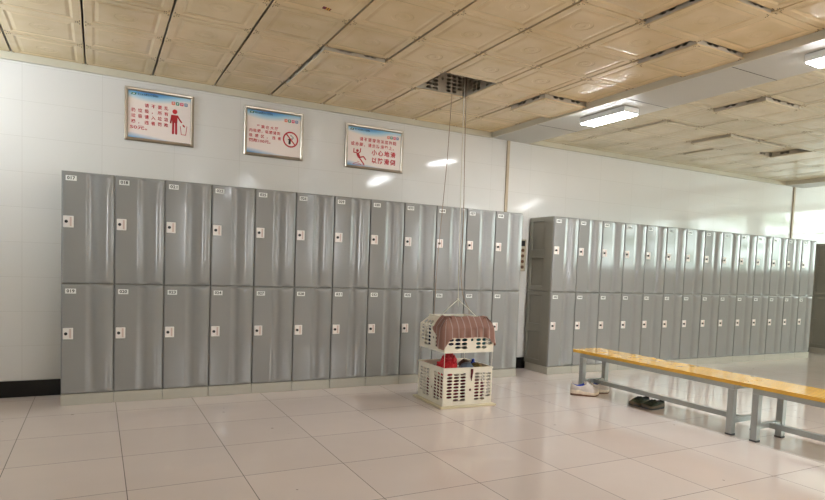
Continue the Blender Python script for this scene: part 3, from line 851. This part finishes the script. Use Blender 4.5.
# towel over the front rim of the upper crate
def towel():
    bm = NB(); uv = bm.loops.layers.uv.new('UVMap')
    h = .2375
    path = [(-h - .012, -.08), (-h - .014, -.16), (-h - .010, -h + .01), (-h + .02, -h - .012)]
    path += [(-h + .02 + (2 * h - .04) * k / 8, -h - .013) for k in range(1, 9)]
    path += [(h + .012, -h + .0), (h + .022, -h + .06)]
    # resample
    pts = [Vector(p) for p in path]; L = [0]
    for a, c in zip(pts, pts[1:]): L.append(L[-1] + (c - a).length)
    T = L[-1]
    def at(s):
        s = s * T
        for k in range(len(L) - 1):
            if s <= L[k + 1] + 1e-9:
                f = (s - L[k]) / (L[k + 1] - L[k]); return pts[k].lerp(pts[k + 1], f)
        return pts[-1]
    hem = [(0, .70), (.08, .635), (.17, .52), (.225, .51), (.29, .600), (.36, .617), (.55, .618), (.74, .622), (.82, .610), (.89, .568), (.95, .538), (1, .58)]
    def hz(s):
        for (a, za), (c, zc) in zip(hem, hem[1:]):
            if s <= c: return za + (zc - za) * smooth_step((s - a) / (c - a))
        return hem[-1][1]
    nu, nv = 90, 26
    P = []
    for i in range(nu + 1):
        s = i / nu; p = at(s); q = at(min(1, s + .01)) - at(max(0, s - .01)); q.normalize(); nrm = Vector((q.y, -q.x))
        z1 = hz(s); row = []
        for j in range(nv + 1):
            v = j / nv
            if v < .3:      # lying inside / over the rim
                f = v / .3; inn = .105 - .045 * f
                z = .768 + .030 * math.sin(f * PI * .75) + .004 * math.sin(s * 31 + 2)
                if f > .85: z += .0
                pos = Vector((p.x, p.y)) - nrm * inn
            elif v < .45:   # down the slope
                f = (v - .3) / .15; inn = .06 * (1 - f)
                z = .768 + .030 * math.sin(.75 * PI) + (.705 - .789) * f + .004 * math.sin(s * 31 + 2) * (1 - f)
                pos = Vector((p.x, p.y)) - nrm * (inn - .006 * math.sin(f * PI))
            else:
                f = (v - .45) / .55; z = .705 + (z1 - .705) * f
                w = f * (.010 + .010 * math.sin(s * 48 + 1.1 * math.sin(s * 9)))
                pos = Vector((p.x, p.y)) + nrm * (w + .003)
            pos.x = max(-h - .05, min(h + .06, pos.x))
            row.append((pos.x, pos.y, z + .0015 * math.sin(s * 90 + v * 20)))
        P.append(row)
    rows = [[bm.verts.new(p) for p in r] for r in P]
    for i in range(nu):
        for j in range(nv):
            f = bm.faces.new((rows[i][j], rows[i + 1][j], rows[i + 1][j + 1], rows[i][j + 1])); f.smooth = True
            for lp, (a, c) in zip(f.loops, ((i, j), (i + 1, j), (i + 1, j + 1), (i, j + 1))): lp[uv].uv = (a / nu, c / nv)
    bmesh.ops.solidify(bm, geom=bm.faces, thickness=-.004)
    return bm
tw = obj('striped_towel', towel(), M['towel'], smooth=True, loc=(BC[0] - .012, BC[1], 0))
tag(tw, 'brown towel with white stripes draped over the upper crate of the lowered basket', 'towel')

# the basket stands turned a little towards the benches
bpy.context.view_layer.update()
RB = Matrix.Translation((BC[0] - .004, BC[1] - .03, 0)) @ Matrix.Rotation(math.radians(-2.5), 4, 'Z') @ Matrix.Diagonal((1.045, 1.045, 1, 1)) @ Matrix.Translation((-BC[0], -BC[1], 0))
for o in list(scene.objects):
    if o.parent is None and o.name.split('.')[0] in ('hanging_basket', 'red_cloth', 'cloth_bundle', 'bottle', 'folded_clothes', 'cloth_strap', 'striped_towel'):
        q = RB @ o.matrix_world; lo, ro, sc_ = q.decompose(); o.location = lo; o.rotation_euler = ro.to_euler(); o.scale = sc_

# ------------------------------------------------------------------ benches
def bench(y_far, length, label):
    t = thing('bench', label, 'bench', (4.555, y_far, 0), 0, 'yellow slatted benches')
    SW, ZT = .385, .432
    ns = 7; g = .010; sw = (SW - g * (ns - 1)) / ns
    for k in range(ns):
        x = -SW / 2 + k * (sw + g); b = NB(); bx(b, x, x + sw, -length, 0, ZT - .030, ZT, bevel=.003); obj('slat', b, M['wood'], t)
    b = NB(); zf = ZT - .0305; xo = .158; y0, y1 = -.09, -length + .05
    for s in (-1, 1): bx(b, s * xo - .02, s * xo + .02, y1, y0, zf - .04, zf, bevel=.003)
    for y in (y0 - .02, y1 + .02, (y0 + y1) / 2): bx(b, -xo + .02, xo - .02, y - .02, y + .02, zf - .039, zf - .001, bevel=.002)
    obj('seat_frame', b, M['steel'], t)
    for s in (-1, 1):
        for y in (y0 - .025, y1 + .025):
            b = NB(); bx(b, s * xo - .025, s * xo + .025, y - .025, y + .025, .012, zf - .04, bevel=.004); l = obj('leg', b, M['steel'], t)
            b = NB(); bx(b, s * xo - .027, s * xo + .027, y - .027, y + .027, 0, .013, bevel=.003); obj('rubber_foot', b, M['foot'], l)
    for y in (y0 - .025, y1 + .025):
        b = NB(); bx(b, -xo + .024, xo - .024, y - .018, y + .018, .094, .134, bevel=.003); obj('cross_brace', b, M['steel'], t)
    b = NB(); bx(b, -.018, .018, y1 + .043, y0 - .043, .094, .134, bevel=.003); obj('stretcher', b, M['steel'], t)
    return t
bench(4.655, 1.82, 'long yellow slatted bench nearer the lockers, shoes beside its legs')
bench(2.826, 1.845, 'yellow slatted bench at the right edge, end to end with the other')

# ------------------------------------------------------------------ shoes
def shoe(name, label, loc, rz, L, W, H, mats, sole_h, group, collar=.10, flip=1, laces=True, toe_cap=False, open_from=.50, instep=.75):
    """toe towards +x, heel at x = 0"""
    upper, sole, outs, lining, lace = mats
    t = thing(name, label, 'shoe', loc, rz, group)
    def half(s):
        a = .80 + .20 * math.sin(PI * min(1, s * 1.0)) if s < .3 else 1
        base = (.36 + .16 * math.sin((s - .15) * PI * .9)) if s > .15 else .36 * math.sqrt(max(.05, s / .15)) if s < .15 else .36
        if s > .76: base *= math.sqrt(max(.02, 1 - ((s - .76) / .245) ** 2))
        return W * base
    NS, NC = 26, 18
    # sole
    b = NB(); P = []
    for i in range(NS + 1):
        s = i / NS; w = half(s) * 1.07 + .003; lift = .006 * max(0, (s - .8) / .2) ** 2 * 3
        sh = sole_h * (1.15 if s < .35 else 1 - .25 * smooth_step((s - .35) / .4))
        wav = .007 * math.sin(s * 34) if laces else 0
        P.append([(s * L, -w * .93, lift), (s * L, -w - wav * .5, lift + sh * .35), (s * L, -w * .99, lift + sh), (s * L, w * .99, lift + sh), (s * L, w + wav * .5, lift + sh * .35), (s * L, w * .93, lift)])
    rows = grid_surf(b, P, close_u=True, mi=lambda k, i: 1 if k in (0, 4, 5) else 0); b.faces.new(rows[0]); b.faces.new(rows[-1][::-1])
    obj('sole', b, [sole, outs], t, smooth=True)
    # upper
    b = NB(); P = []
    for i in range(NS + 1):
        s = i / NS; w = half(s); z0 = sole_h * (1.1 if s < .35 else 1 - .25 * smooth_step((s - .35) / .4)) - .004
        if s < open_from: top = H * (1 - .22 * math.sin(PI * s / open_from) + .08 * (1 - s / open_from) ** 3)
        else:
            f = (s - open_from) / (1 - open_from); top = H * (1 - .48 * smooth_step(f * 1.1)) * (1 - .22 * max(0, (f - .8) / .2) ** 2)
        row = []
        for k in range(NC + 1):
            a = PI * k / NC; cx = -math.cos(a); sz = math.sin(a)
            x = s * L; y = w * (abs(cx) ** .8) * (1 if cx > 0 else -1); z = z0 + (top - z0) * sz ** .62
            if s < open_from + .06 and .22 < k / NC < .78:
                o = 1 - smooth_step((s - (open_from - .06)) / .10)
                inner = smooth_step((abs(k / NC - .5) - .20) / .06)   # 0 inside, 1 at the rim
                if s < .06: o *= s / .06
                z = z * (1 - o) + o * (inner * z + (1 - inner) * (z0 + .01))
            row.append((x, y, z))
        P.append(row)
    rr = grid_surf(b, P, mi=lambda k, i: 1 if (.21 < (k + .5) / NC < .79 and .02 < i / NS < open_from) else 0)
    b.faces.new(rr[0]); b.faces.new(rr[-1][::-1])
    obj('upper', b, [upper, lining], t, smooth=True)
    b = NB()
    for q in range(4 if laces else 3):
        s = open_from + .05 + q * .065; f = (s - open_from) / (1 - open_from); top = H * (1 - .48 * smooth_step(f * 1.1))
        w = half(s) * .55
        tube(b, [(s * L, -w, top * .9), (s * L + .004, -w * .4, top + .004), (s * L + .004, w * .4, top + .004), (s * L, w, top * .9)], .003, 6)
    obj('laces', b, lace, t)
    # tongue
    b = NB(); P = []
    for i in range(7):
        q = i / 6; s = open_from - .05 + .12 * q; z = H * (1.06 - .22 * q)
        P.append([(s * L, y * W * .17, z - .008 * abs(y) ** 2) for y in (-1, -.5, 0, .5, 1)])
    grid_surf(b, P); bmesh.ops.solidify(b, geom=b.faces, thickness=.006)
    obj('tongue', b, upper, t, smooth=True)
    return t
WS = (M['sneak'], M['sneaksole'], M['soleb'], M['lining'], M['sneakov'])
shoe('sneaker', 'chunky off-white sneaker with blue lining, nearer of the white pair', (4.205, 4.495, 0), math.radians(-32), .28, .112, .138, WS, .048, 'pair of white sneakers')
shoe('sneaker', 'chunky off-white sneaker against the bench leg, behind its mate', (4.437, 4.475, 0), math.radians(-8), .235, .10, .138, WS, .045, 'pair of white sneakers')
GS = (M['green'], M['greensole'], M['foot'], M['darkin'], M['darkin'])
shoe('canvas_shoe', 'dark green mottled low shoe, left of the pair under the bench', (4.655, 3.925, 0), math.radians(188), .26, .108, .078, GS, .044, 'pair of dark green shoes', laces=False)
shoe('canvas_shoe', 'dark green mottled low shoe, right of the pair under the bench', (4.675, 3.765, 0), math.radians(180), .26, .108, .078, GS, .044, 'pair of dark green shoes', laces=False)

# ------------------------------------------------------------------ render settings
w = bpy.data.worlds.new('World'); scene.world = w; w.use_nodes = True
w.node_tree.nodes['Background'].inputs[0].default_value = (.7, .8, 1, 1); w.node_tree.nodes['Background'].inputs[1].default_value = .3
scene.view_settings.view_transform = 'Standard'; scene.view_settings.look = 'None'
scene.view_settings.gamma = 1; scene.view_settings.use_curve_mapping = False
scene.view_settings.exposure = 0.66
